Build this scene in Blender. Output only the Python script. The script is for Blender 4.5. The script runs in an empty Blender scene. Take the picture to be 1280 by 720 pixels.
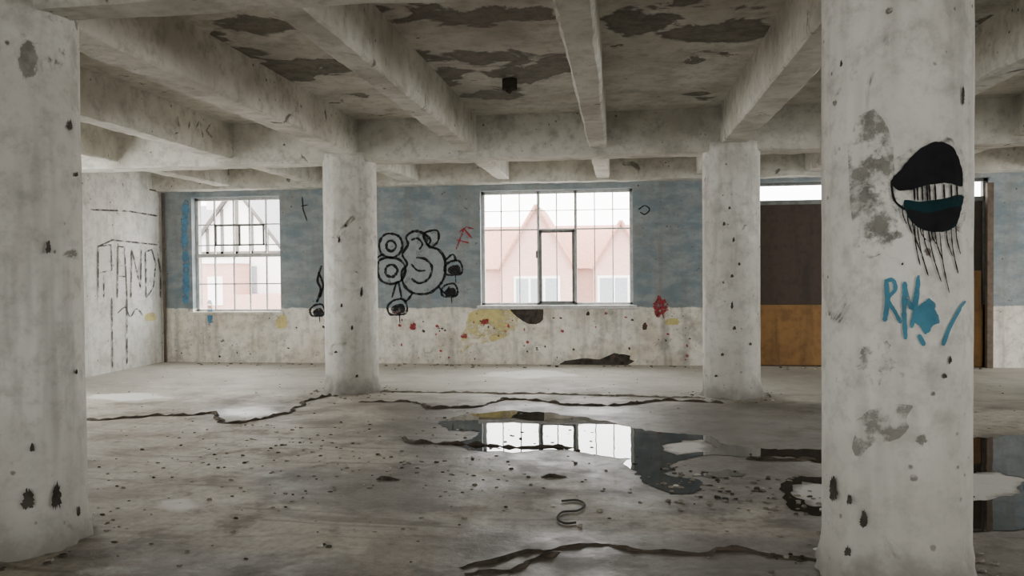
import bpy, math, random
import numpy as np
from mathutils import Vector, Matrix, noise
random.seed(7); np.random.seed(7)
C=bpy.context.scene.collection
# ---------------- scene constants, mostly fitted to image coordinates (metres) ----------------
F=991.35; YAW=.1337; PITCH=-.0210; ROLL=-.0088; EYE=1.5
XL=-3.36; S=4.687; Y1=4.057; Y2=9.688; R=.332; HB=2.877; HL=2.95; HC=3.38
YW=12.668; XC=-7.745; XR=10.8; YB=-6.5
M=Matrix.Rotation(YAW,3,'Z')@Matrix.Rotation(math.pi/2+PITCH,3,'X')@Matrix.Rotation(ROLL,3,'Z')
O=Vector((0,0,EYE))
cam=bpy.data.cameras.new('camera'); cam.sensor_width=36; cam.lens=F/1280*36
co=bpy.data.objects.new('camera',cam); co.matrix_world=Matrix.Translation(O)@M.to_4x4(); C.objects.link(co)
bpy.context.scene.camera=co
def ray(x,y): return (M@Vector(((x-640)/F,-(y-360)/F,-1))).normalized()
# surfaces: image pixel, cast from the camera -> (position, normal)
def s_plane(ax,val,nrm):
    n=Vector(nrm)
    def f(x,y):
        d=ray(x,y); t=(val-O[ax])/d[ax]; return O+d*t,n
    return f
def s_col(cx,cy,r=R):
    def f(x,y):
        d=ray(x,y); a=d.x*d.x+d.y*d.y; b=-(d.x*cx+d.y*cy); c=cx*cx+cy*cy-r*r
        D=max(b*b-a*c,0); t=(-b-math.sqrt(D))/a; p=O+d*t
        return p,Vector((p.x-cx,p.y-cy,0)).normalized()
    return f
WALL=s_plane(1,YW,(0,-1,0)); FLOOR=s_plane(2,0,(0,0,1)); CEIL=s_plane(2,HC,(0,0,-1)); LEFT=s_plane(0,XC,(1,0,0))
# ---------------- node helpers ----------------
class N:
    def __init__(s,name):
        s.m=bpy.data.materials.new(name); s.m.use_nodes=True; s.t=s.m.node_tree; s.n=s.t.nodes; s.l=s.t.links
        s.b=s.n['Principled BSDF']; s.pos=s.n.new('ShaderNodeNewGeometry').outputs['Position']
    def set(s,sock,v):
        if hasattr(v,'is_output'): s.l.new(v,sock)
        else:
            if isinstance(v,(tuple,list)) and len(v)==3 and sock.type=='RGBA': v=(*v,1)
            sock.default_value=v
    def noise(s,scale,detail=4,rough=.6,dist=0,vec=None,st=None):
        x=s.n.new('ShaderNodeTexNoise'); v=vec or s.pos
        if st:
            mp=s.n.new('ShaderNodeMapping'); mp.inputs['Scale'].default_value=st; s.l.new(v,mp.inputs[0]); v=mp.outputs[0]
        s.l.new(v,x.inputs['Vector']); x.inputs['Scale'].default_value=scale; x.inputs['Detail'].default_value=detail
        x.inputs['Roughness'].default_value=rough; x.inputs['Distortion'].default_value=dist
        return x.outputs[0]
    def vor(s,scale,out='Distance',feature='F1'):
        x=s.n.new('ShaderNodeTexVoronoi'); x.feature=feature; s.l.new(s.pos,x.inputs['Vector']); x.inputs['Scale'].default_value=scale
        return x.outputs[out]
    def ramp(s,v,a,b,lo=0.,hi=1.):
        x=s.n.new('ShaderNodeMapRange'); x.interpolation_type='SMOOTHSTEP'; s.set(x.inputs[0],v)
        x.inputs[1].default_value=a; x.inputs[2].default_value=b; x.inputs[3].default_value=lo; x.inputs[4].default_value=hi
        return x.outputs[0]
    def math(s,op,a,b=0.):
        x=s.n.new('ShaderNodeMath'); x.operation=op; s.set(x.inputs[0],a); s.set(x.inputs[1],b); return x.outputs[0]
    def mix(s,f,a,b,mode='MIX'):
        x=s.n.new('ShaderNodeMix'); x.data_type='RGBA'; x.blend_type=mode
        s.set(x.inputs[0],f); s.set(x.inputs[6],a); s.set(x.inputs[7],b); return x.outputs[2]
    def xyz(s):
        x=s.n.new('ShaderNodeSeparateXYZ'); s.l.new(s.pos,x.inputs[0]); return x.outputs
    def attr(s,name):
        x=s.n.new('ShaderNodeAttribute'); x.attribute_name=name; return x.outputs['Fac']
    def bump(s,h,strength=.3,dist=.02,nrm=None):
        x=s.n.new('ShaderNodeBump'); x.inputs['Strength'].default_value=strength; x.inputs['Distance'].default_value=dist
        s.l.new(h,x.inputs['Height'])
        if nrm: s.l.new(nrm,x.inputs['Normal'])
        return x.outputs[0]
    def out(s,col=None,rough=None,nrm=None,metal=None):
        if col is not None: s.set(s.b.inputs['Base Color'],col)
        if rough is not None: s.set(s.b.inputs['Roughness'],rough)
        if nrm is not None: s.l.new(nrm,s.b.inputs['Normal'])
        if metal is not None: s.b.inputs['Metallic'].default_value=metal
        return s.m
def painted(name,base,dirt,peelc,peel_t=.66,dirt_amt=.8,base_soot=False,spots=True,peel_attr=False,streak=True,colfn=None):
    k=N(name)
    big=k.noise(.9,3,.65); fine=k.noise(9,4,.7); mid=k.noise(3.2,5,.68)
    c=base if colfn is None else colfn(k,mid)
    c=k.mix(k.math('MULTIPLY',k.ramp(big,.42,.68),dirt_amt),c,dirt)
    if streak:
        st=k.noise(5,3,.65,0,None,(1,1,.10)); c=k.mix(k.ramp(st,.48,.74,0,.55),c,tuple(x*.55 for x in dirt))
    c=k.mix(k.ramp(mid,.50,.70,0,.5),c,tuple(x*.65 for x in dirt))
    c=k.mix(k.ramp(fine,.42,.78,0,.5),c,tuple(x*.45 for x in dirt))
    pn=k.noise(2.1,6,.62,.8)
    if peel_attr:
        pa=k.attr('peel'); v=k.math('ADD',k.math('MULTIPLY',k.math('SUBTRACT',pn,.5),1.),pa)
        pm=k.ramp(v,-.015,.02)
        rim_shade=k.math('MULTIPLY',k.ramp(v,-.06,-.01),k.ramp(v,.0,.05,1,0))
        pm=k.math('MAXIMUM',pm,k.ramp(pn,peel_t,peel_t+.015))
    else:
        pm=k.ramp(pn,peel_t,peel_t+.015); rim_shade=k.ramp(pn,peel_t-.03,peel_t,0,.35)
    pc=k.mix(k.ramp(fine,.35,.7),peelc,tuple(x*.55 for x in peelc))
    c=k.mix(pm,c,pc)
    c=k.mix(k.math('MULTIPLY',rim_shade,.8),c,tuple(x*.25 for x in dirt))  # dark rims paint the shaded relief of peel edges into the colour
    if spots:
        d=k.vor(10); sel=k.ramp(mid,.49,.57)
        sp=k.math('MULTIPLY',k.ramp(k.math('ADD',d,k.math('MULTIPLY',k.math('SUBTRACT',fine,.5),.5)),.06,.15,1,0),sel)
        c=k.mix(k.math('MULTIPLY',sp,.85),c,(.06,.04,.028))
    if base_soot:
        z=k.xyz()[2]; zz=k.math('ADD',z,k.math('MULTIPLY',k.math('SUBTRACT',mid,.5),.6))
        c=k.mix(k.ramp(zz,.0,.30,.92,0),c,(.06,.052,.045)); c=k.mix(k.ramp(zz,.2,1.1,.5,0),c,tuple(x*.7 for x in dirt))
    return k.out(c,.85,k.bump(fine,.28,.02))
def flat(name,col,rough=.6,var=.25,metal=0,alpha_noise=None,spec=.3):
    k=N(name); n=k.noise(11,3); c=k.mix(k.ramp(n,.35,.75,0,1),col,tuple(x*(1-var) for x in col))
    k.out(c,rough,None,metal); k.b.inputs['Specular IOR Level'].default_value=spec
    if alpha_noise:
        sc,a,b,mx=alpha_noise; k.set(k.b.inputs['Alpha'],k.ramp(k.noise(sc,5,.7),a,b,0,mx))
    return k.m
WHITE=(.70,.685,.63); DIRT=(.44,.415,.35); CONC=(.26,.245,.21)
m_col=painted('peeling_white_paint_column',(.74,.73,.675),(.50,.48,.42),(.34,.325,.28),.66,.6,base_soot=True)
m_ceil=painted('peeling_ceiling_plaster',(.68,.665,.60),(.43,.405,.345),(.235,.22,.18),.645,.85,peel_attr=True,streak=False,spots=False)
m_beam=painted('whitewashed_beam',(.66,.645,.58),(.40,.38,.32),(.24,.225,.19),.66,.85,streak=False)
m_left=painted('side_wall_paint',(.86,.855,.82),(.68,.66,.60),(.42,.40,.35),.70,.4)
def backcol(k,mid):
    x,y,z=k.xyz()
    zz=k.math('ADD',z,k.math('MULTIPLY',k.math('SUBTRACT',mid,.5),.10))
    up=k.ramp(zz,.905,.925)
    blue=k.mix(k.ramp(k.noise(2.2,5,.7,0,None,(1,1,2.4)),.38,.66),(.185,.245,.28),(.32,.365,.385))
    cn=k.noise(1.8,4,.65)
    cream=k.mix(k.ramp(cn,.45,.68),(.90,.86,.77),(.72,.65,.52))
    cream=k.mix(k.ramp(k.noise(6,4,.7,1.),.64,.69,0,.5),cream,(.34,.20,.14))
    return k.mix(up,cream,blue)
m_back=painted('two_tone_wall_paint',None,(.40,.385,.345),(.22,.20,.17),.70,.25,colfn=backcol)
m_rear=painted('plain_wall_paint',WHITE,DIRT,CONC,.7,.7,spots=False)
# floor
def floor_mat():
    k=N('worn_concrete_floor')
    big=k.noise(.55,4,.62,.4); mid=k.noise(2.3,6,.70); fine=k.noise(18,3,.7)
    c=k.mix(k.ramp(big,.38,.62),(.27,.24,.19),(.46,.425,.355))
    c=k.mix(k.ramp(mid,.50,.64,0,.7),c,(.155,.132,.10))
    c=k.mix(k.ramp(mid,.32,.43,.5,0),c,(.58,.55,.48))
    c=k.mix(k.ramp(fine,.38,.75,0,.45),c,(.10,.085,.065))
    st=k.noise(1.3,4,.62,1.2,None,(.5,2.2,1)); c=k.mix(k.ramp(st,.53,.66,0,.65),c,(.12,.10,.076))
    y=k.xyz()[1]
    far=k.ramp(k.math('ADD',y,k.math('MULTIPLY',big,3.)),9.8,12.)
    c=k.mix(k.math('MULTIPLY',far,.55),c,(.60,.58,.52))  # brighter floor near the windows painted into the colour
    w=k.attr('wet_shade'); v=k.math('ADD',w,k.math('MULTIPLY',k.math('SUBTRACT',mid,.5),.9))
    damp_shade=k.ramp(v,-.22,.08)
    c=k.mix(k.math('MULTIPLY',damp_shade,.6),c,(.075,.064,.05))  # damp concrete, and floor shadow painted in with it
    lw=k.attr('pale_sheen'); lv=k.ramp(k.math('ADD',lw,k.math('MULTIPLY',k.math('SUBTRACT',mid,.5),.5)),-.04,.08)
    c=k.mix(k.math('MULTIPLY',lv,.75),c,(.78,.77,.73))  # whitish patches, plus sheen and bright reflections painted in
    dots=k.math('MULTIPLY',k.ramp(k.vor(13),.08,.14,1,0),k.ramp(mid,.5,.6)); c=k.mix(k.math('MULTIPLY',dots,.7),c,(.06,.05,.04))
    r=k.math('SUBTRACT',k.ramp(mid,.3,.7,.58,.85),k.math('MULTIPLY',damp_shade,.18))
    return k.out(c,r,k.bump(mid,.5,.03))
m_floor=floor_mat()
def water_mat():
    k=N('still_dirty_water'); n=k.noise(1.6,2,.5)
    k.out(k.mix(k.ramp(k.noise(3,4),.4,.7),(.022,.02,.016),(.045,.04,.033)),.015,k.bump(n,.12,.02)); k.b.inputs['IOR'].default_value=1.5
    return k.m
m_water=water_mat()
m_black=flat('black_spray_paint',(.018,.018,.02),.9,.3,spec=.05)
m_wblack=flat('worn_black_spray_paint',(.03,.03,.032),.9,.4,0,(9,.22,.5,.92),.05)
m_teal=flat('dark_teal_spray',(.012,.035,.04),.9,.3,spec=.05)
m_fill=flat('pale_grey_spray_fill',(.36,.40,.41),.9,.2,0,(5,.25,.45,.9),.1)
m_white=flat('white_letter_fill',(.93,.93,.91),.9,.05,0,(5,.2,.45,.8),.1)
m_blackf=flat('faded_black_spray',(.11,.11,.11),.9,.3,0,(7,.34,.55,.8),.1)
m_grey=flat('faded_grey_marks',(.27,.26,.23),.9,.3,0,(9,.42,.62,.75),.1)
m_haze=flat('black_overspray',(.06,.06,.06),.9,.3,0,(22,.45,.75,.7),.05)
m_bluep=flat('blue_spray_paint',(.07,.24,.34),.8,.3,0,(16,.15,.45,.95),.1)
m_bluef=flat('sky_blue_spray',(.14,.36,.58),.8,.3,0,(6,.35,.55,.85),.1)
m_red=flat('red_spray_paint',(.38,.06,.07),.8,.3,0,(12,.38,.5,.9),.1)
m_yel=flat('yellow_spray_paint',(.80,.70,.28),.8,.2,0,(3.5,.32,.58,.75),.1)
m_frame=flat('window_frame_white',(.62,.62,.60),.5,.3)
m_dframe=flat('window_frame_weathered',(.20,.21,.20),.55,.4)
m_rust=flat('rusty_bar',(.16,.12,.09),.7,.4)
m_brown=painted('dark_brown_sheet',(.065,.047,.034),(.05,.038,.027),(.085,.065,.05),.72,.6,spots=False)
m_ochre=painted('ochre_chipboard',(.28,.15,.05),(.18,.095,.036),(.15,.08,.03),.7,.7,spots=False)
m_ridge=flat('dark_broken_screed',(.075,.06,.044),.9,.6)
m_rub=flat('old_rubber_hose',(.05,.045,.04),.8,.3)
m_deb=flat('plaster_rubble',(.27,.245,.20),.9,.65)
m_hole=flat('exposed_dark_masonry',(.085,.075,.062),.95,.6,spec=.05)
# ---------------- mesh helpers ----------------
class MB:
    def __init__(s): s.v=[];s.f=[];s.mi=[]
    def box(s,a,b,mi=0):
        i=len(s.v); x0,y0,z0=a;x1,y1,z1=b
        s.v+=[(x0,y0,z0),(x1,y0,z0),(x1,y1,z0),(x0,y1,z0),(x0,y0,z1),(x1,y0,z1),(x1,y1,z1),(x0,y1,z1)]
        s.f+=[(i,i+3,i+2,i+1),(i+4,i+5,i+6,i+7),(i,i+1,i+5,i+4),(i+1,i+2,i+6,i+5),(i+2,i+3,i+7,i+6),(i+3,i,i+4,i+7)]; s.mi+=[mi]*6
    def tube(s,pts,r,mi=0,seg=8):
        base=len(s.v);P=[Vector(p) for p in pts]
        for j,p in enumerate(P):
            t=(P[min(j+1,len(P)-1)]-P[max(j-1,0)]).normalized(); a=t.orthogonal().normalized() if abs(t.z)>.9 else Vector((0,0,1)).cross(t).normalized(); b=t.cross(a)
            for q in range(seg):
                th=2*math.pi*q/seg; s.v.append(tuple(p+(a*math.cos(th)+b*math.sin(th))*r))
        for j in range(len(P)-1):
            for q in range(seg):
                a=base+j*seg+q;b=base+j*seg+(q+1)%seg; s.f.append((a,b,b+seg,a+seg)); s.mi.append(mi)
        s.f.append(tuple(base+q for q in range(seg))[::-1]);s.f.append(tuple(base+(len(P)-1)*seg+q for q in range(seg)));s.mi+=[mi,mi]
    def ob(s,name,mats,smooth=False,bevel=0,parent=None):
        me=bpy.data.meshes.new(name); me.from_pydata(s.v,[],s.f)
        for m in mats: me.materials.append(m)
        me.polygons.foreach_set('material_index',s.mi)
        if smooth: me.polygons.foreach_set('use_smooth',[True]*len(s.f))
        me.update(); o=bpy.data.objects.new(name,me); C.objects.link(o)
        if bevel: b=o.modifiers.new('bevel','BEVEL'); b.width=bevel; b.segments=2; b.limit_method='ANGLE'
        if parent: o.parent=parent
        return o
def nz(p,sc,seed=0): return noise.noise(Vector((p[0]*sc+seed,p[1]*sc,p[2]*sc)))
# ---------------- graded grid with attributes ----------------
def sdf(P,poly):
    d=np.full(len(P),1e9); ins=np.zeros(len(P),bool); n=len(poly)
    for i in range(n):
        a=np.array(poly[i]);b=np.array(poly[(i+1)%n]);e=b-a;w=P-a
        t=np.clip((w@e)/(e@e+1e-12),0,1);q=w-t[:,None]*e;d=np.minimum(d,(q*q).sum(1))
        c=((a[1]<=P[:,1])!=(b[1]<=P[:,1])); xi=a[0]+(P[:,1]-a[1])/(b[1]-a[1]+1e-12)*(b[0]-a[0]); ins^=(c&(P[:,0]<xi))
    d=np.sqrt(d); return np.where(ins,d,-d)
def grid(name,x0,x1,y0,y1,step,z,mat,attrs,down=False):
    nx=int((x1-x0)/step)+1;ny=int((y1-y0)/step)+1
    X,Y=np.meshgrid(np.linspace(x0,x1,nx),np.linspace(y0,y1,ny)); P=np.stack([X.ravel(),Y.ravel()],1)
    V=np.c_[P,np.full(len(P),z)]
    I=np.arange(nx*ny).reshape(ny,nx); a,b,c,d=I[:-1,:-1].ravel(),I[:-1,1:].ravel(),I[1:,1:].ravel(),I[1:,:-1].ravel()
    Q=np.stack([a,d,c,b] if down else [a,b,c,d],1)
    me=bpy.data.meshes.new(name); me.vertices.add(len(V)); me.vertices.foreach_set('co',V.ravel())
    me.loops.add(Q.size); me.loops.foreach_set('vertex_index',Q.ravel()); me.polygons.add(len(Q)); me.polygons.foreach_set('loop_start',np.arange(len(Q))*4)
    me.update(calc_edges=True); me.validate()
    for an,polys in attrs.items():
        v=np.full(len(P),-1.)
        for pl in polys: v=np.maximum(v,sdf(P,pl))
        v=np.clip(v,-1,1); at=me.attributes.new(an,'FLOAT','POINT'); at.data.foreach_set('value',v.astype(np.float32))
    me.materials.append(mat); o=bpy.data.objects.new(name,me); C.objects.link(o); return o
def fp(pts,surf=FLOOR): return [tuple(surf(x,y)[0])[:2] for x,y in pts]
def ell(cx,cy,rx,ry,n=14): return [(cx+rx*math.cos(2*math.pi*i/n)*(1+.2*math.sin(i*2.3)),cy+ry*math.sin(2*math.pi*i/n)*(1+.2*math.cos(i*1.7))) for i in range(n)]
pud1=[(545,531),(560,522),(590,517),(640,514),(700,517),(760,526),(800,539),(840,541),(885,545),(905,556),(940,559),(1000,561),(1045,559),(1075,590),(1040,580),(985,573),(930,572),(895,571),(860,572),(838,580),(832,592),(872,601),(862,612),(838,618),(812,611),(795,592),(788,574),(740,569),(700,561),(640,566),(592,561),(562,556),(590,549),(602,540),(560,538)]
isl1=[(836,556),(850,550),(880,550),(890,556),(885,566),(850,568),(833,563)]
pud2=[(976,604),(1005,598),(1040,598),(1100,585),(1160,560),(1217,549),(1290,542),(1400,545),(1450,600),(1400,662),(1280,665),(1217,664),(1120,660),(1040,644),(1002,637),(978,624)]
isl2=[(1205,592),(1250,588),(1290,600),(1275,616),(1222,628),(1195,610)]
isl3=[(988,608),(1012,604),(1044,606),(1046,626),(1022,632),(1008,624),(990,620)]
damp_shade_areas=[[(495,505),(760,505),(900,505),(1030,505),(1060,560),(1040,600),(900,640),(780,635),(740,600),(520,575),(480,540)],[(950,590),(1400,530),(1450,690),(1000,660)],[(270,509),(350,506),(345,522),(265,522)],[(600,660),(1300,685),(1300,900),(400,900)],[(100,690),(420,700),(500,900),(0,900)],[(330,590),(560,585),(640,605),(520,640),(350,625)]]  # damp floor, plus areas darkened to paint in shade
pale_sheen=[ell(224,631,26,7),ell(150,713,45,7),ell(310,515,38,6),ell(660,468,60,5),ell(160,496,55,5),ell(700,535,20,3),isl1,isl2,isl3,ell(1015,573,18,9),ell(745,500,40,3)]  # pale floor patches, several painting window sheen and puddle reflections
grid('floor',XC-.1,XR,-2,YW+.15,.045,0,m_floor,{'wet_shade':[fp(p) for p in [pud1,pud2]+damp_shade_areas],'pale_sheen':[fp(p) for p in pale_sheen]})
grid('floor_rear',XC-.1,XR,YB,-2,.5,0,m_floor,{})
peels=[ell(380,87,52,12),ell(335,32,55,6),ell(600,22,105,9),ell(787,30,33,13),ell(910,38,72,12),ell(650,88,28,13),ell(600,72,50,9),ell(690,82,32,10),ell(620,118,38,7),ell(255,48,28,7),ell(838,22,12,5),ell(440,58,22,6),ell(560,96,20,8),ell(1240,35,30,12),ell(300,66,24,4),ell(520,70,22,4),ell(870,120,16,6),ell(470,12,60,5),ell(890,8,60,5)]
grid('ceiling',XC-.1,XR,YB,YW+.15,.06,HC,m_ceil,{'peel':[fp(p,CEIL) for p in peels]},down=True)
# ---------------- puddles (filled outlines with islands, some for painted reflections) ----------------
def rough_loop(poly,amp,seed):
    P=[Vector((*p,0)) for p in poly]; out=[]
    for i in range(len(P)):
        a,b=P[i],P[(i+1)%len(P)]; n=max(2,int((b-a).length/.03))
        for j in range(n):
            p=a.lerp(b,j/n); q=Vector((noise.noise(p*3+Vector((seed,0,0))),noise.noise(p*3+Vector((0,seed,5))),0))*amp+Vector((noise.noise(p*13+Vector((seed,9,0))),noise.noise(p*13+Vector((3,seed,5))),0))*amp*.45
            out.append(p+q)
    return out
def puddle(outer,holes,seed):
    cu=bpy.data.curves.new('tmp','CURVE'); cu.dimensions='2D'; cu.fill_mode='BOTH'
    for lp in [outer]+holes:
        L=rough_loop(fp(lp),.10,seed); s=cu.splines.new('POLY'); s.points.add(len(L)-1)
        for i,p in enumerate(L): s.points[i].co=(p.x,p.y,0,1)
        s.use_cyclic_u=True
    t=bpy.data.objects.new('tmp',cu); C.objects.link(t); bpy.context.view_layer.update()
    me=bpy.data.meshes.new_from_object(t.evaluated_get(bpy.context.evaluated_depsgraph_get())); bpy.data.objects.remove(t)
    me.name='water_puddle'; me.materials.clear(); me.materials.append(m_water)
    o=bpy.data.objects.new('water_puddle',me); o.location.z=.003; C.objects.link(o)
    if me.polygons and me.polygons[0].normal.z<0: me.flip_normals()
puddle(pud1,[isl1],3); puddle(pud2,[isl2,isl3],8)
puddle(ell(905,592,30,4),[],11)
# ---------------- columns ----------------
def column(x,y,seed):
    b=MB(); seg=96; zs=[0,.02,.05,.09,.14,.2,.3]+[.3+i*(HL+.03-.3)/28 for i in range(1,29)]
    for z in zs:
        for q in range(seg):
            th=2*math.pi*q/seg
            f=1/math.cos(((th*20/(2*math.pi))%1-.5)*2*math.pi/20)  # board-marked facets
            r=R*(1+(f-1)*.6-.006)
            r+=.0035*nz((math.cos(th),math.sin(th),z),4,seed)
            if z<.2: r+=(.2-z)*.14*(1+1.6*nz((math.cos(th)*2,math.sin(th)*2,z*6),2.2,seed))
            b.v.append((x+r*math.cos(th),y+r*math.sin(th),z))
    for j in range(len(zs)-1):
        for q in range(seg):
            a=j*seg+q;c=j*seg+(q+1)%seg; b.f.append((a,c,c+seg,a+seg)); b.mi.append(0)
    b.f.append(tuple(range((len(zs)-1)*seg,len(zs)*seg)));b.mi.append(0)
    return b.ob('concrete_column',[m_col],True)
sd=0
for yy in (Y1-5.631,Y1,Y2):
    for kx in (0,1,2):
        column(XL+kx*S,yy,sd*3.7); sd+=1
# ---------------- beams ----------------
def beam(axis,c,a,e,w,zb,zt,seed,name='ceiling_beam'):
    b=MB(); n=int((e-a)/.12)+1; ch=.018
    sec=[(-w/2,zt),(-w/2,zb+ch),(-w/2+ch,zb),(w/2-ch,zb),(w/2,zb+ch),(w/2,zt)]
    for i in range(n+1):
        t=a+(e-a)*i/n
        for j,(u,z) in enumerate(sec):
            p=(t,u*9,z*3); du=.012*nz(p,.9,seed)+(.010*nz(p,5,seed) if 0<j<5 else 0); dz=(.010*nz(p,1.3,seed+5)+.016*nz(p,6,seed+2)) if 0<j<5 else 0
            uu=c+u+du; b.v.append((uu,t,z+dz) if axis=='Y' else (t,uu,z+dz))
    k=len(sec)
    for i in range(n):
        for j in range(k-1):
            q=(i*k+j,i*k+j+1,(i+1)*k+j+1,(i+1)*k+j); b.f.append(q if axis=='X' else q[::-1]); b.mi.append(0)
    b.f.append(tuple(range(k))); b.f.append(tuple(range(n*k,(n+1)*k))); b.mi+=[0,0]
    return b.ob(name,[m_beam])
for i,(yy,ww,hh) in enumerate(((Y1-5.631,.4,HB),(Y1-.06,.24,2.925),(Y2,.40,HB))): beam('X',yy,XC,XR,ww,hh,HC+.02,i*11+1)
beam('X',YW-.06,XC,XR,.36,HB+.02,HC+.02,77)
for k in range(-2,10):
    x=XL+k*S/3
    if x<XC+.2 or x>XR-.2: continue
    beam('Y',x+(.04 if k==0 else 0),YB,YW,.30 if k%3==0 else .215,HL,HC+.02,k*5+40)
# ---------------- walls ----------------
def wall_holes(name,ax,p0,p1,u0,u1,z0,z1,holes,mat):
    b=MB(); us=sorted({u0,u1,*[h[0] for h in holes],*[h[1] for h in holes]}); zs=sorted({z0,z1,*[h[2] for h in holes],*[h[3] for h in holes]})
    for i in range(len(us)-1):
        for j in range(len(zs)-1):
            uc=(us[i]+us[i+1])/2; zc=(zs[j]+zs[j+1])/2
            if any(h[0]<uc<h[1] and h[2]<zc<h[3] for h in holes): continue
            if ax==1: b.box((us[i],p0,zs[j]),(us[i+1],p1,zs[j+1]))
            else: b.box((p0,us[i],zs[j]),(p1,us[i+1],zs[j+1]))
    return b.ob(name,[mat])
W1=(-7.196,-5.622,.845,2.80); W2=(-2.214,.2255,.94,2.80)
dx0=WALL(946,350)[0].x; dx1=WALL(1238,350)[0].x
D=(dx0,dx1,0.0,2.84)
wall_holes('wall_back',1,YW,YW+.32,XC-.3,XR,-.05,HC+.05,[W1,W2,D],m_back)
LW=(6.2,9.4,.9,2.80); RW=(6.0,12.2,.8,2.80)  # unseen side openings, added to bring in more daylight
wall_holes('wall_left',0,XC-.3,XC,YB-.3,YW,-.05,HC+.05,[LW],m_left)
wall_holes('wall_right',0,XR,XR+.3,YB,YW+.3,-.05,HC+.05,[RW],m_rear)
rear=[(-5.6,-1.8,.5,2.80),(2.8,6.6,.5,2.80)]  # unseen rear openings, added to flood the room with daylight
wall_holes('wall_rear',1,YB-.3,YB,XC-.3,XR,-.05,HC+.05,rear,m_rear)
b=MB(); b.box((XC-.3,YB-.3,HC+.06),(XR+.3,YW+.32,HC+.3)); b.ob('roof_slab',[m_rear])
# sills
b=MB(); b.box((W2[0]-.06,YW-.05,W2[2]-.05),(W2[1]+.06,YW+.1,W2[2]+.012)); b.ob('window_sill',[m_frame],bevel=.01)
b=MB(); b.box((W1[0]-.3,YW-.03,W1[2]-.045),(W1[1]+.05,YW+.1,W1[2]+.012)); b.ob('window_sill',[m_back],bevel=.01)
# windows
def wx(px): return WALL(px,310)[0].x
def wz(py,px=695): return WALL(px,py)[0].z
yf=YW+.13
b=MB(); x0,x1,z0,z1=W2; t=.05
b.box((x0,yf,z0),(x0+t,yf+.07,z1));b.box((x1-t,yf,z0),(x1,yf+.07,z1));b.box((x0,yf,z1-t),(x1,yf+.07,z1));b.box((x0,yf,z0),(x1,yf+.07,z0+t))
for px in (672,719): b.box((wx(px)-.022,yf,z0),(wx(px)+.022,yf+.07,z1))
for px in (625,648,695,743,766): b.box((wx(px)-.009,yf+.02,z0),(wx(px)+.009,yf+.05,z1),0)
zt=wz(286); b.box((x0,yf+.01,zt-.012),(x1,yf+.06,zt+.012)); zq=wz(262); b.box((x0,yf+.02,zq-.006),(x1,yf+.05,zq+.006))
a0,a1,c1=wx(673),wx(718),wz(287); q=.045  # opened inner casement
c0=z0+.03
for A,B in (((a0,c0),(a0+q,c1)),((a1-q,c0),(a1,c1)),((a0,c1-q),(a1,c1)),((a0,c0),(a1,c0+q))): b.box((A[0],yf-.05,A[1]),(B[0],yf-.003,B[1]),1)
b.box((a0-.05,yf-.07,c1-.45),(a0-.02,yf-.02,c1-.33),1)
b.ob('window_2',[m_frame,m_dframe],bevel=.004)
b=MB(); x0,x1,z0,z1=W1
b.box((x0,yf,z0),(x0+t,yf+.07,z1));b.box((x1-t,yf,z0),(x1,yf+.07,z1));b.box((x0,yf,z1-t),(x1,yf+.07,z1));b.box((x0,yf,z0),(x1,yf+.07,z0+t))
zm=wz(319,295); b.box((x0,yf-.01,zm-.03),(x1,yf+.07,zm+.03))
for px in (263,287,307,328): b.box((wx(px)-.012,yf+.015,z0),(wx(px)+.012,yf+.055,z1),0)
for py in (280,306,355): zz=wz(py,295); b.box((x0,yf+.015,zz-.011),(x1,yf+.055,zz+.011),0)
e0,e1,g0,g1=wx(265),wx(327),wz(307,295),wz(280,295)
for A,B in (((e0,g0),(e0+.03,g1)),((e1-.03,g0),(e1,g1)),((e0,g1-.03),(e1,g1)),((e0,g0),(e1,g0+.03)),(((e0+e1)/2-.015,g0),((e0+e1)/2+.015,g1))): b.box((A[0],yf-.03,A[1]),(B[0],yf-.002,B[1]),1)
b.ob('window_1',[m_frame,m_dframe],bevel=.004)
# glazing bars of the unseen side window, added to let in daylight
b=MB(); n=6
for i in range(n+1): yy=LW[0]+(LW[1]-LW[0])*i/n; b.box((XC-.2,yy-.025,LW[2]),(XC-.14,yy+.025,LW[3]))
for zz in (LW[2]+.03,1.9,LW[3]-.03): b.box((XC-.2,LW[0],zz-.03),(XC-.14,LW[1],zz+.03))
b.ob('added_side_window',[m_frame])
# boarded loading doorway
zt0=wz(251,985); zmid=wz(383,985)
b=MB(); x0,x1=dx0+.003,dx1-.003
b.box((x0,yf-.03,zt0-.05),(x1,yf+.06,zt0+.02),2); b.box((x0,yf-.03,D[3]-.05),(x1,yf+.06,D[3]-.002),2)
for xx in (x0+.03,(x0+x1)/2,x1-.03): b.box((xx-.03,yf-.03,0),(xx+.03,yf+.06,D[3]-.002),2)
for i in range(3):
    w=(x1-x0)/3; u=x0+i*w
    b.box((u+.006,yf-.01-.012*(i%2),zmid+.0),(u+w-.004,yf+.01-.012*(i%2),zt0-.04),0)
    b.box((u+.004,yf-.03-.012*(i%2),.0),(u+w-.004,yf-.005-.012*(i%2),zmid+.02),1)
b.box((x0,yf+.02,0),(x1,yf+.04,zt0-.03),0)
b.box((wx(1217),yf-.07,.0),(wx(1229),yf-.05,1.45),1)
b.ob('door_1',[m_brown,m_ochre,m_dframe],bevel=.004)
b=MB(); xx=wx(1234); b.box((xx-.04,YW-.10,0),(xx+.05,YW-.02,2.75)); b.ob('steel_door_post',[m_rust],bevel=.006)
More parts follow.
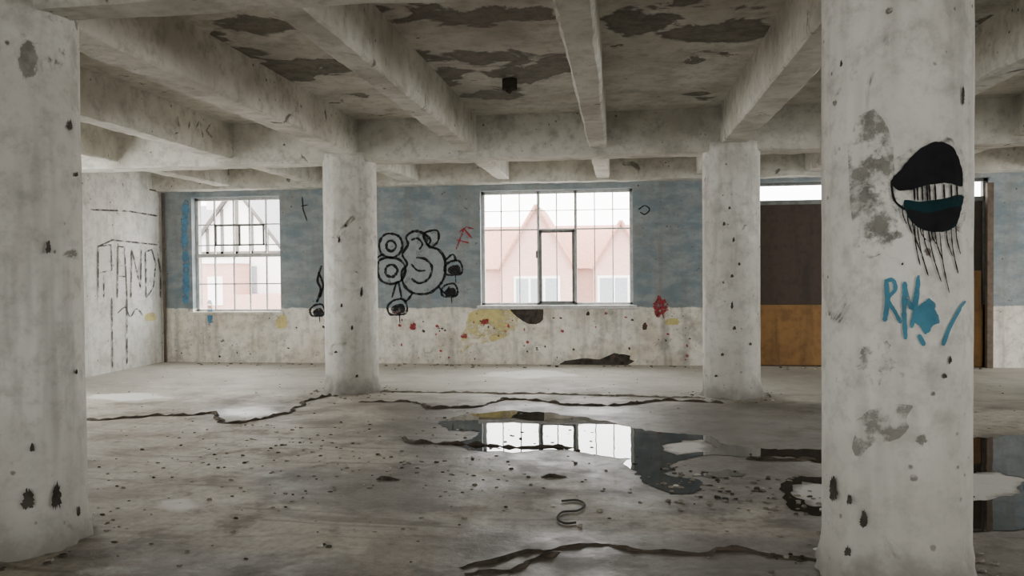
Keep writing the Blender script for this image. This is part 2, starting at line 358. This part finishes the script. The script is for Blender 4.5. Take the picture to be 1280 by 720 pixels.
# corner conduit
b=MB(); b.tube([(XC+.06,YW-.05,0),(XC+.06,YW-.05,HB)],.022); b.tube([(XC+.05,YW-.4,wz(240,205)),(XC+.05,YW-.04,wz(240,205))],.012); b.ob('corner_pipe',[m_rust],True)
# ---------------- marks on surfaces ----------------
def ribbon(b,pts,w,surf,mi=0,off=.004,taper=True,jit=.15):
    P=[]
    for i in range(len(pts)-1):
        (xa,ya),(xb,yb)=pts[i],pts[i+1]; n=max(1,int(math.hypot(xb-xa,yb-ya)/3))
        for j in range(n): P.append((xa+(xb-xa)*j/n,ya+(yb-ya)*j/n))
    P.append(pts[-1]); base=len(b.v); n=len(P)
    for i,(x,y) in enumerate(P):
        xa,ya=P[max(i-1,0)];xb,yb=P[min(i+1,n-1)]; L=math.hypot(xb-xa,yb-ya) or 1; nx,ny=-(yb-ya)/L,(xb-xa)/L
        h=w/2*(1+random.uniform(-jit,jit))*(.5 if taper and i in(0,n-1) else 1)
        for s in(-1,1):
            p,nn=surf(x+nx*h*s,y+ny*h*s); b.v.append(tuple(p+nn*off))
    for i in range(n-1):
        a=base+2*i; b.f.append((a,a+1,a+3,a+2)); b.mi.append(mi)
def smooth(pts,closed=False,n=6):
    out=[];N_=len(pts)
    rng=range(N_ if closed else N_-1)
    for i in rng:
        g=lambda k: pts[k%N_] if closed else pts[min(max(k,0),N_-1)]
        p0,p1,p2,p3=g(i-1),g(i),g(i+1),g(i+2)
        for j in range(n):
            t=j/n; out.append(tuple(.5*(2*p1[k]+(p2[k]-p0[k])*t+(2*p0[k]-5*p1[k]+4*p2[k]-p3[k])*t*t+(3*p1[k]-p0[k]-3*p2[k]+p3[k])*t**3) for k in(0,1)))
    out.append(out[0] if closed else pts[-1]); return out
def blob(b,pts,surf,mi=0,off=.0035,jit=.06,rings=5):
    L=smooth(pts,True,5)[:-1]; cx=sum(p[0] for p in L)/len(L);cy=sum(p[1] for p in L)/len(L)
    L=[(cx+(x-cx)*(1+random.uniform(-jit,jit)),cy+(y-cy)*(1+random.uniform(-jit,jit))) for x,y in L]
    base=len(b.v); p,nn=surf(cx,cy); b.v.append(tuple(p+nn*off)); n=len(L)
    for r in range(1,rings+1):
        for x,y in L:
            p,nn=surf(cx+(x-cx)*r/rings,cy+(y-cy)*r/rings); b.v.append(tuple(p+nn*off))
    for i in range(n): b.f.append((base,base+1+i,base+1+(i+1)%n)); b.mi.append(mi)
    for r in range(rings-1):
        for i in range(n):
            a=base+1+r*n+i;c=base+1+r*n+(i+1)%n; b.f.append((a,a+n,c+n,c)); b.mi.append(mi)
# bubble-letter graffiti on back wall
b=MB()
body=[(503,318),(510,306),(508,296),(518,289),(530,292),(538,300),(536,308),(548,312),(556,324),(556,344),(548,358),(534,367),(516,366),(505,356),(502,340),(509,330)]
for pl in ([(478,296),(486,292),(498,295),(503,305),(500,316),(490,322),(478,318),(474,307)],[(474,326),(486,322),(500,325),(507,336),(502,350),(488,355),(476,350),(472,338)],body,[(530,292),(546,288),(548,300),(540,308),(533,304)]): blob(b,pl,WALL,1,.002,.03)
for pl,cl,w in (([(478,296),(486,292),(498,295),(503,305),(500,316),(490,322),(478,318),(474,307)],1,3),([(484,303),(491,301),(495,308),(490,314),(484,311)],1,3.4),
  ([(474,326),(486,322),(500,325),(507,336),(502,350),(488,355),(476,350),(472,338)],1,3),([(483,334),(491,331),(497,338),(491,346),(483,343)],1,3.4),
  (body,1,3.2),([(530,292),(546,288),(548,300),(540,308),(533,304)],1,2.6),
  ([(514,300),(522,298),(528,305),(524,312)],0,2.6),([(520,322),(532,324),(540,334),(536,348),(524,354),(514,348)],0,3),
  ([(514,330),(522,338),(532,338)],0,2.4),([(556,326),(566,318),(570,326)],0,2.6),([(516,366),(508,376),(500,372)],0,2.6),([(548,358),(556,366),(562,358)],0,2.6),([(478,318),(470,324),(474,330)],0,2.4)):
    ribbon(b,smooth(pl,bool(cl)),w,WALL,0,.004,True,.3)
for cx,cy,r in ((497,384,12),(567,335,11),(562,363,10),(397,388,9)):
    ribbon(b,smooth(ell(cx,cy,r,r*.95,8),True),2.6,WALL,0,.004,True,.3); blob(b,ell(cx+1,cy+2,r*.72,r*.6,8),WALL); ribbon(b,[(cx+2,cy+r*.5),(cx+3,cy+r*1.7)],1.2,WALL)
ribbon(b,smooth([(490,372),(497,352),(502,372)]),2.4,WALL)
ribbon(b,smooth([(402,332),(397,350),(401,362),(396,378)]),3,WALL); ribbon(b,smooth([(398,340),(404,356),(400,372)]),2.5,WALL)
ribbon(b,[(378,246),(379,262),(384,276)],1.6,WALL);ribbon(b,[(376,258),(385,256)],1.3,WALL)
ribbon(b,smooth([(798,262),(806,257),(812,262),(806,268),(800,265)]),1.6,WALL)
b.ob('bubble_graffiti',[m_wblack,m_fill])
b=MB(); ribbon(b,[(570,312),(580,286),(590,298)],2.2,WALL); ribbon(b,[(571,300),(588,304)],2.0,WALL); ribbon(b,[(574,290),(583,284),(592,286)],2,WALL)
blob(b,ell(825,384,9,11,10),WALL,0,.0035,.3); blob(b,ell(606,402,5,4,8),WALL,0,.0055,.3); ribbon(b,[(822,372),(830,398)],2,WALL); blob(b,ell(580,420,4,3,8),WALL,0,.0055,.3); blob(b,ell(516,408,4,5,8),WALL,0,.0035,.3)
for _ in range(26): blob(b,ell(random.uniform(480,870),random.uniform(388,450),random.uniform(.8,2.2),random.uniform(.8,2.4),6),WALL,0,.0055,.3,1)
b.ob('red_paint_marks',[m_red])
b=MB(); blob(b,[(588,392),(610,384),(640,388),(655,400),(640,416),(612,428),(592,430),(575,440),(580,415)],WALL); blob(b,ell(840,402,9,5,8),WALL); blob(b,ell(352,402,7,10,8),WALL); b.ob('yellow_paint_patch',[m_yel])
b=MB(); blob(b,[(636,384),(655,383),(678,384),(677,402),(664,405),(650,399)],WALL,0,.005,.05)
blob(b,[(702,452),(730,448),(752,449),(768,442),(785,445),(790,455),(740,457),(706,457)],WALL,0,.005,.1)
blob(b,ell(806,408,3,5,8),WALL,0,.005,.2); blob(b,ell(735,392,2,3,8),WALL,0,.005,.2); ribbon(b,[(600,384),(640,384)],1.5,WALL); ribbon(b,[(678,384),(735,382),(790,384)],1.5,WALL,0,.006)
for _ in range(34): blob(b,ell(random.uniform(215,870),random.uniform(392,450),random.uniform(.6,1.8),random.uniform(.6,2.),6),WALL,0,.006,.3,1)
b.ob('plaster_damage',[m_hole])
b=MB(); ribbon(b,[(233,250),(230,290),(233,330),(232,380)],8,WALL,0,.004,True,.3); ribbon(b,[(262,375),(263,404)],7,WALL); b.ob('blue_paint_streak',[m_bluef])
# left wall letters
b=MB()
for pl in ([(123,306),(130,305),(138,306),(139,325),(138,340),(130,342),(129,358),(129,372),(122,372),(122,340)],[(147,308),(155,309),(157,340),(158,372),(152,372),(146,372),(146,340)],[(164,312),(170,335),(175,350),(176,312),(180,340),(180,372),(172,372),(164,372),(163,340)],[(182,316),(189,312),(195,330),(192,360),(182,372),(181,340)]): blob(b,pl,LEFT,1,.006,.02)
for pl in ([(122,372),(122,308),(138,306),(139,338),(124,341)],[(129,372),(129,344)],[(146,372),(147,308),(155,309),(158,372)],[(147,345),(157,346)],[(163,372),(164,312),(175,360),(176,312)],[(181,315),(189,312),(194,330),(191,360),(182,372),(181,315)],[(196,316),(200,340),(200,372)],[(139,372),(140,460)],[(158,372),(158,455)],[(112,262),(160,264),(196,270)],[(122,308),(140,300),(196,306)]):
    ribbon(b,pl,2.0,LEFT,0,.010)
ribbon(b,smooth([(146,392),(156,384),(162,396),(170,386),(178,394)]),1.5,LEFT,0,.010)
b.ob('letter_graffiti',[m_blackf,m_white])
b=MB(); blob(b,ell(188,396,7,6,8),LEFT); b.ob('yellow_paint_patch',[m_yel])
# beam tag
BM=s_plane(0,XL-S/3+.108,(1,0,0)); b=MB()
for pl in ([(220,144),(222,165),(215,168)],[(232,168),(236,150),(243,160),(248,150),(252,172)],[(262,154),(256,163),(263,172)]): ribbon(b,pl,2.,BM,0,.02)
b.ob('beam_tag_graffiti',[m_grey])
# near column artwork
K=s_col(XL+S,Y1,R+.006)
b=MB()
blob(b,[(1114,226),(1126,212),(1140,195),(1158,181),(1176,177),(1192,186),(1200,205),(1202,232),(1185,229),(1160,231),(1140,237),(1124,238)],K,0,.003,.025)
blob(b,[(1130,250),(1150,252),(1175,249),(1202,244),(1201,262),(1194,282),(1178,290),(1158,289),(1142,280),(1132,265)],K,1,.003,.025)
blob(b,[(1135,262),(1160,266),(1198,258),(1192,280),(1178,289),(1158,288),(1142,279)],K,0,.004,.025)
for x in (1142,1146,1152,1158,1161,1168,1179,1188,1195): ribbon(b,[(x,230),(x+1,251)],2.2,K)
for x0,y0,x1,y1 in ((1140,276,1152,318),(1146,282,1160,345),(1153,286,1163,322),(1160,288,1176,352),(1168,288,1178,325),(1174,289,1186,366),(1182,286,1190,320),(1188,282,1197,342),(1150,284,1157,300),(1134,262,1140,292),(1128,256,1133,280),(1164,288,1170,305),(1194,276,1200,318),(1143,280,1150,332)): ribbon(b,smooth([(x0,y0),((x0+x1)/2-2,(y0+y1)/2),(x1,y1)]),1.4,K,0,.003,True,.35)
ribbon(b,smooth([(1114,226),(1118,250),(1131,262)]),3,K)
blob(b,[(1106,226),(1120,200),(1142,184),(1164,172),(1190,176),(1206,200),(1208,240),(1206,270),(1192,298),(1160,300),(1136,288),(1114,256)],K,2,.0018,.05)
b.ob('eye_graffiti',[m_black,m_teal,m_haze])
b=MB(); blob(b,ell(1094,202,14,14),K); blob(b,ell(1098,240,22,10),K,0,.0025); blob(b,ell(1102,292,26,12),K,0,.0045); blob(b,[(1072,525),(1100,508),(1135,505),(1132,540),(1100,555),(1072,565)],K,0,.003,.15); blob(b,ell(1096,450,22,26),K,0,.003,.15); blob(b,[(1066,160),(1110,160),(1120,300),(1068,305)],K,0,.0015,.1); blob(b,ell(1152,550,6,6),K,0,.003,.3); b.ob('faded_spray_smudge',[m_grey])
b=MB()
for pl,w in (([(1108,350),(1109,378),(1106,402)],6),([(1106,352),(1116,350),(1119,362),(1110,374),(1119,390),(1126,404)],5),([(1132,424),(1130,390),(1131,352)],6),([(1130,354),(1140,386),(1148,344)],5),([(1148,348),(1145,378),(1139,410)],5),([(1148,418),(1155,432)],6),([(1178,432),(1186,410),(1200,384)],5),([(1198,386),(1206,376)],3)): ribbon(b,smooth(pl),w,K)
blob(b,ell(1158,395,15,19),K,0,.003,.05)
b.ob('blue_tag_graffiti',[m_bluep])
b=MB()
for sf,pts in ((K,[(1042,612,5,14),(1080,650,5,10),(1062,625,3,6),(1180,470,3,3),(1203,120,2,12),(1060,690,4,6),(1128,330,1.5,1.5),(1052,80,1.5,4),(1187,450,2,5)]),
  (s_col(XL,Y1,R+.006),[(87,157,3,6),(95,218,2,3),(60,310,3,8),(70,622,6,15),(35,625,8,12),(40,560,3,5),(95,465,1.5,3),(98,640,2,7)]),
  (s_col(XL,Y2,R+.006),[(424,300,1.5,4),(452,365,1.5,6),(420,440,2,1.5),(427,382,1.5,2.5),(432,282,1.5,2),(440,410,1.5,3),(446,470,2,2)]),
  (s_col(XL+S,Y2,R+.006),[(905,280,1.5,2.5),(917,300,1.5,3),(915,382,1.5,5),(938,430,1.5,2),(918,410,2,2.5),(895,470,2,1.5),(915,345,2,2),(924,330,1.5,2),(903,443,2,2),(912,260,1.5,2)])):
    for x,y,rx,ry in pts: blob(b,ell(x,y,rx,ry,9),sf,0,.003,.3,2)
b.ob('column_chips',[m_hole])
# ---------------- floor ridges, hose, rubble ----------------
def ridge(name,lines,w,h,mat):
    b=MB()
    for pl in lines:
        P=[Vector(FLOOR(x,y)[0]) for x,y in pl]; Q=[]
        for i in range(len(P)-1):
            n=max(1,int((P[i+1]-P[i]).length/.04))
            for j in range(n):
                p=P[i].lerp(P[i+1],j/n); Q.append(p+Vector((noise.noise(p*4),noise.noise(p*4+Vector((7,0,0))),0))*.08+Vector((noise.noise(p*19),noise.noise(p*19+Vector((7,0,0))),0))*.025)
        Q.append(P[-1]); base=len(b.v)
        for i,p in enumerate(Q):
            t=(Q[min(i+1,len(Q)-1)]-Q[max(i-1,0)]).normalized(); s=Vector((-t.y,t.x,0)); ww=w*max(.2,1+1.2*noise.noise(p*7)); hh=h*max(.1,1+1.3*noise.noise(p*11))
            if i in(0,len(Q)-1): hh=.001
            for u,z in((-1,0),(-.5,.8),(.1,1),(.6,.6),(1,0)): v=p+s*ww*u; b.v.append((v.x,v.y,max(z*hh,0)+.001))
        for i in range(len(Q)-1):
            for j in range(4): a=base+i*5+j; b.f.append((a,a+5,a+6,a+1)); b.mi.append(0)
    return b.ob(name,[mat])
ridge('floor_crack_ridge',[[(108,524),(140,525),(200,520),(235,519),(262,517),(275,528),(300,529),(340,521),(365,514),(385,502),(412,494)],
 [(450,502),(520,503),(540,511),(600,509),(625,500),(660,500),(700,505),(770,508),(830,501),(905,504)],[(503,548),(520,554),(580,556),(640,559),(718,560)],
 [(930,573),(1000,576),(1020,574)],[(675,597),(708,596)],[(470,598),(500,600)]],.026,.02,m_ridge)
ridge('floor_crack_ridge',[[(578,708),(620,704),(660,690),(700,684),(760,684),(830,690),(900,690),(980,695),(1035,702)],[(590,716),(640,712),(700,690)]],.016,.014,m_ridge)
ridge('floor_screed_edge',[[(476,489),(560,491),(700,493),(878,498)]],.03,.015,m_deb)
b=MB(); P=[FLOOR(x,y)[0]+Vector((0,0,.009)) for x,y in smooth([(702,628),(722,627),(731,633),(722,640),(703,642),(697,650),(706,656),(720,655)])]; b.tube(P,.007); b.ob('rubber_hose_piece',[m_rub],True)
b=MB(); cols=[(XL+i*S,y) for i in (0,1,2) for y in (Y1,Y2)]
def chip(x,y,s):
    if any(math.hypot(x-a,y-c)<R+.07 for a,c in cols): return
    if abs(x-1.7)<1.2 and 6.0<y<8: return
    n=random.randint(5,7); base=len(b.v); a0=random.random()*6; hh=s*random.uniform(.2,.6); el=random.uniform(.4,1)
    for z,kk in((0.001,1),(hh,.75)):
        for i in range(n):
            a=a0+2*math.pi*i/n; r=s*kk*random.uniform(.7,1.1); b.v.append((x+r*math.cos(a),y+r*el*math.sin(a),z+ (random.uniform(-.2,.2)*hh if z>.002 else 0)))
    mi=random.choice((0,0,1,1,0,0,1,0,0,0,2))
    for i in range(n): b.f.append((base+i,base+(i+1)%n,base+n+(i+1)%n,base+n+i)); b.mi.append(mi)
    b.f.append(tuple(base+n+i for i in range(n))); b.mi.append(mi)
for _ in range(650): chip(random.uniform(-7.4,5.4),random.uniform(2.6,12.3),random.uniform(.004,.016))
for _ in range(380): chip(random.gauss(-2,1.3),random.gauss(6.1,.9),random.uniform(.006,.024))
for _ in range(140): chip(random.uniform(.3,1.3),random.uniform(5,6.2),random.uniform(.007,.03))
for _ in range(140): chip(random.uniform(-7,5.3),YW-abs(random.gauss(0,.15))-.14,random.uniform(.01,.04))
for cx,cy in cols:
    for _ in range(60):
        a=random.uniform(0,6.28); r=R+.09+abs(random.gauss(0,.10)); chip(cx+r*math.cos(a),cy+r*math.sin(a),random.uniform(.008,.028))
b.ob('plaster_debris',[m_deb,m_hole,m_rear])
# ceiling hole with broken light fitting
b=MB(); p=CEIL(637,99)[0]; b.tube([p+Vector((0,0,.01)),p-Vector((0,0,.10))],.075,0,14); b.tube([p-Vector((0,0,.10)),p-Vector((.02,0,.13))],.03,0,8)
b.ob('broken_ceiling_light',[m_hole])
# ---------------- outside ----------------
def brick(name,c1,c2):
    k=N(name); x=k.n.new('ShaderNodeTexBrick'); mp=k.n.new('ShaderNodeMapping'); mp.inputs['Rotation'].default_value=(math.pi/2,0,0); k.l.new(k.pos,mp.inputs[0]); k.l.new(mp.outputs[0],x.inputs['Vector'])
    x.inputs['Color1'].default_value=(*c1,1);x.inputs['Color2'].default_value=(*c2,1);x.inputs['Mortar'].default_value=(.55,.45,.40,1);x.inputs['Scale'].default_value=4
    return k.out(x.outputs[0],.85)
m_brick=brick('red_brick',(.50,.27,.22),(.44,.22,.18)); m_tile=flat('clay_roof_tile',(.46,.23,.175),.8,.3); m_render=flat('white_render',(.8,.78,.75),.8,.1)
m_slate=flat('slate_roof',(.28,.28,.30),.7,.2); m_glass=flat('dark_pane',(.26,.29,.31),.2,.2); m_asph=flat('pale_bounce_ground',(.42,.41,.39),.9,.2); m_timber=flat('dark_timber',(.10,.09,.08),.7,.3)  # ground made pale to bounce daylight up to the ceiling
G=-5.
def house(x0,x1,y0,y1,eave,ridge_z,gables,timber=False):
    b=MB(); b.box((x0,y0,G),(x1,y1,eave),0); ym=(y0+y1)/2; o=.3
    i=len(b.v); b.v+=[(x0-o,y0-o,eave-.1),(x1+o,y0-o,eave-.1),(x1+o,y1+o,eave-.1),(x0-o,y1+o,eave-.1),(x0-o,ym,ridge_z),(x1+o,ym,ridge_z)]
    b.f+=[(i,i+1,i+5,i+4),(i+2,i+3,i+4,i+5),(i+1,i+2,i+5),(i+3,i,i+4)]; b.mi+=[1,1,0,0]
    for gx,gw,gz in gables:
        ya=y0-.8
        b.box((gx-gw/2,ya,G),(gx+gw/2,y0+.1,eave),0)
        i=len(b.v); b.v+=[(gx-gw/2,ya,eave),(gx+gw/2,ya,eave),(gx,ya,gz)]; b.f.append((i,i+1,i+2)); b.mi.append(5 if timber else 0)
        for s in(-1,1):
            i=len(b.v); b.v+=[(gx+s*(gw/2+.1),ya-.2,eave-.1),(gx,ya-.2,gz+.12),(gx,ym,gz+.12),(gx+s*(gw/2+.1),ym,eave-.1)]; b.f.append((i,i+1,i+2,i+3)); b.mi.append(1)
            b.tube([(gx+s*(gw/2+.1),ya-.22,eave-.12),(gx,ya-.22,gz+.08)],.07,4 if timber else 1,4)
        if timber:
            for t in(-.3,-.15,0,.15,.3): b.box((gx+t*gw-.06,ya-.05,eave),(gx+t*gw+.06,ya,eave+(gz-eave)*(1-abs(t)*2)),4)
            b.box((gx-gw/2,ya-.05,eave-.1),(gx+gw/2,ya,eave+.1),4)
        for zz in(eave-1.9,eave-4.7):
            b.box((gx-.95,ya-.06,zz-.1),(gx+.95,ya-.0,zz+1.5),2)
            for q in(-.6,0,.6): b.box((gx+q-.25,ya-.09,zz),(gx+q+.25,ya-.05,zz+1.4),3)
    xx=x0+1.
    while xx<x1-.8:
        if all(abs(xx-g[0])>g[1]/2+.7 for g in gables):
            for zz in(eave-1.9,eave-4.7):
                b.box((xx-.6,y0-.05,zz-.1),(xx+.6,y0,zz+1.4),2); b.box((xx-.5,y0-.08,zz),(xx-.04,y0-.04,zz+1.3),3); b.box((xx+.04,y0-.08,zz),(xx+.5,y0-.04,zz+1.3),3)
        xx+=2.2
    b.box((x0+.6,ym-.4,ridge_z-.8),(x0+1.5,ym+.4,ridge_z+.9),0)
    for q in(.8,1.2): b.tube([(x0+q,ym,ridge_z+.9),(x0+q,ym,ridge_z+1.3)],.12,1,8)
    return b
house(-10.5,2.5,33,41,1.7,3.6,[(-3.3,3.0,4.1),(.1,2.2,3.4)]).ob('brick_terrace_house',[m_brick,m_tile,m_render,m_glass,m_timber,m_render])
house(4,16,34,42,1.6,4.0,[(7,3.5,3.6)]).ob('brick_terrace_house',[m_brick,m_tile,m_render,m_glass,m_timber,m_render])
house(-19.5,-12.2,31,39,2.3,4.7,[(-15.2,4.2,4.9)],True).ob('half_timbered_house',[m_render,m_slate,m_render,m_glass,m_timber,m_render])
house(-30,-20.5,32,40,2.2,4.8,[(-23,4,4.5)]).ob('brick_terrace_house',[m_brick,m_tile,m_render,m_glass,m_timber,m_render])
b=MB(); b.box((-17.9,28.6,G),(-14.6,30,1.9),0); b.box((-18,28.5,1.9),(-14.5,30,2.05),1)
for q in(-17.2,-16.2,-15.3): b.box((q-.3,28.54,.3),(q+.3,28.6,1.4),1)
b.box((-14.6,28.6,G),(-12.2,30,.7),0); b.ob('brick_garden_annex',[m_brick,m_render])
b=MB(); b.box((-60,YW+.4,G-.2),(60,70,G)); b.ob('street_ground',[m_asph])
b=MB(); b.box((-60,-60,G-.2),(60,YB-.4,G)); b.ob('yard_ground',[m_asph])
# ---------------- daylight ----------------
w=bpy.data.worlds.new('overcast_sky'); bpy.context.scene.world=w; w.use_nodes=True
bg=w.node_tree.nodes['Background']; bg.inputs[0].default_value=(1,.99,.965,1); bg.inputs[1].default_value=13.5
def portal(n,loc,rot,sx,sz):
    l=bpy.data.lights.new(n,'AREA'); l.shape='RECTANGLE'; l.size=sx; l.size_y=sz; l.cycles.is_portal=True
    o=bpy.data.objects.new(n,l); o.location=loc; o.rotation_euler=rot; C.objects.link(o)
for W in(W1,W2): portal('window_daylight',((W[0]+W[1])/2,YW+.34,(W[2]+W[3])/2),(-math.pi/2,0,0),W[1]-W[0],W[3]-W[2])
portal('window_daylight',((dx0+dx1)/2,YW+.34,(zt0+D[3])/2),(-math.pi/2,0,0),dx1-dx0,D[3]-zt0)
for h in rear: portal('window_daylight',((h[0]+h[1])/2,YB-.32,(h[2]+h[3])/2),(math.pi/2,0,0),h[1]-h[0],h[3]-h[2])  # portals for the added rear openings
portal('window_daylight',(XC-.32,(LW[0]+LW[1])/2,(LW[2]+LW[3])/2),(0,-math.pi/2,0),LW[3]-LW[2],LW[1]-LW[0])  # portal for the added left opening
portal('window_daylight',(XR+.32,(RW[0]+RW[1])/2,(RW[2]+RW[3])/2),(0,math.pi/2,0),RW[3]-RW[2],RW[1]-RW[0])  # portal for the added right opening
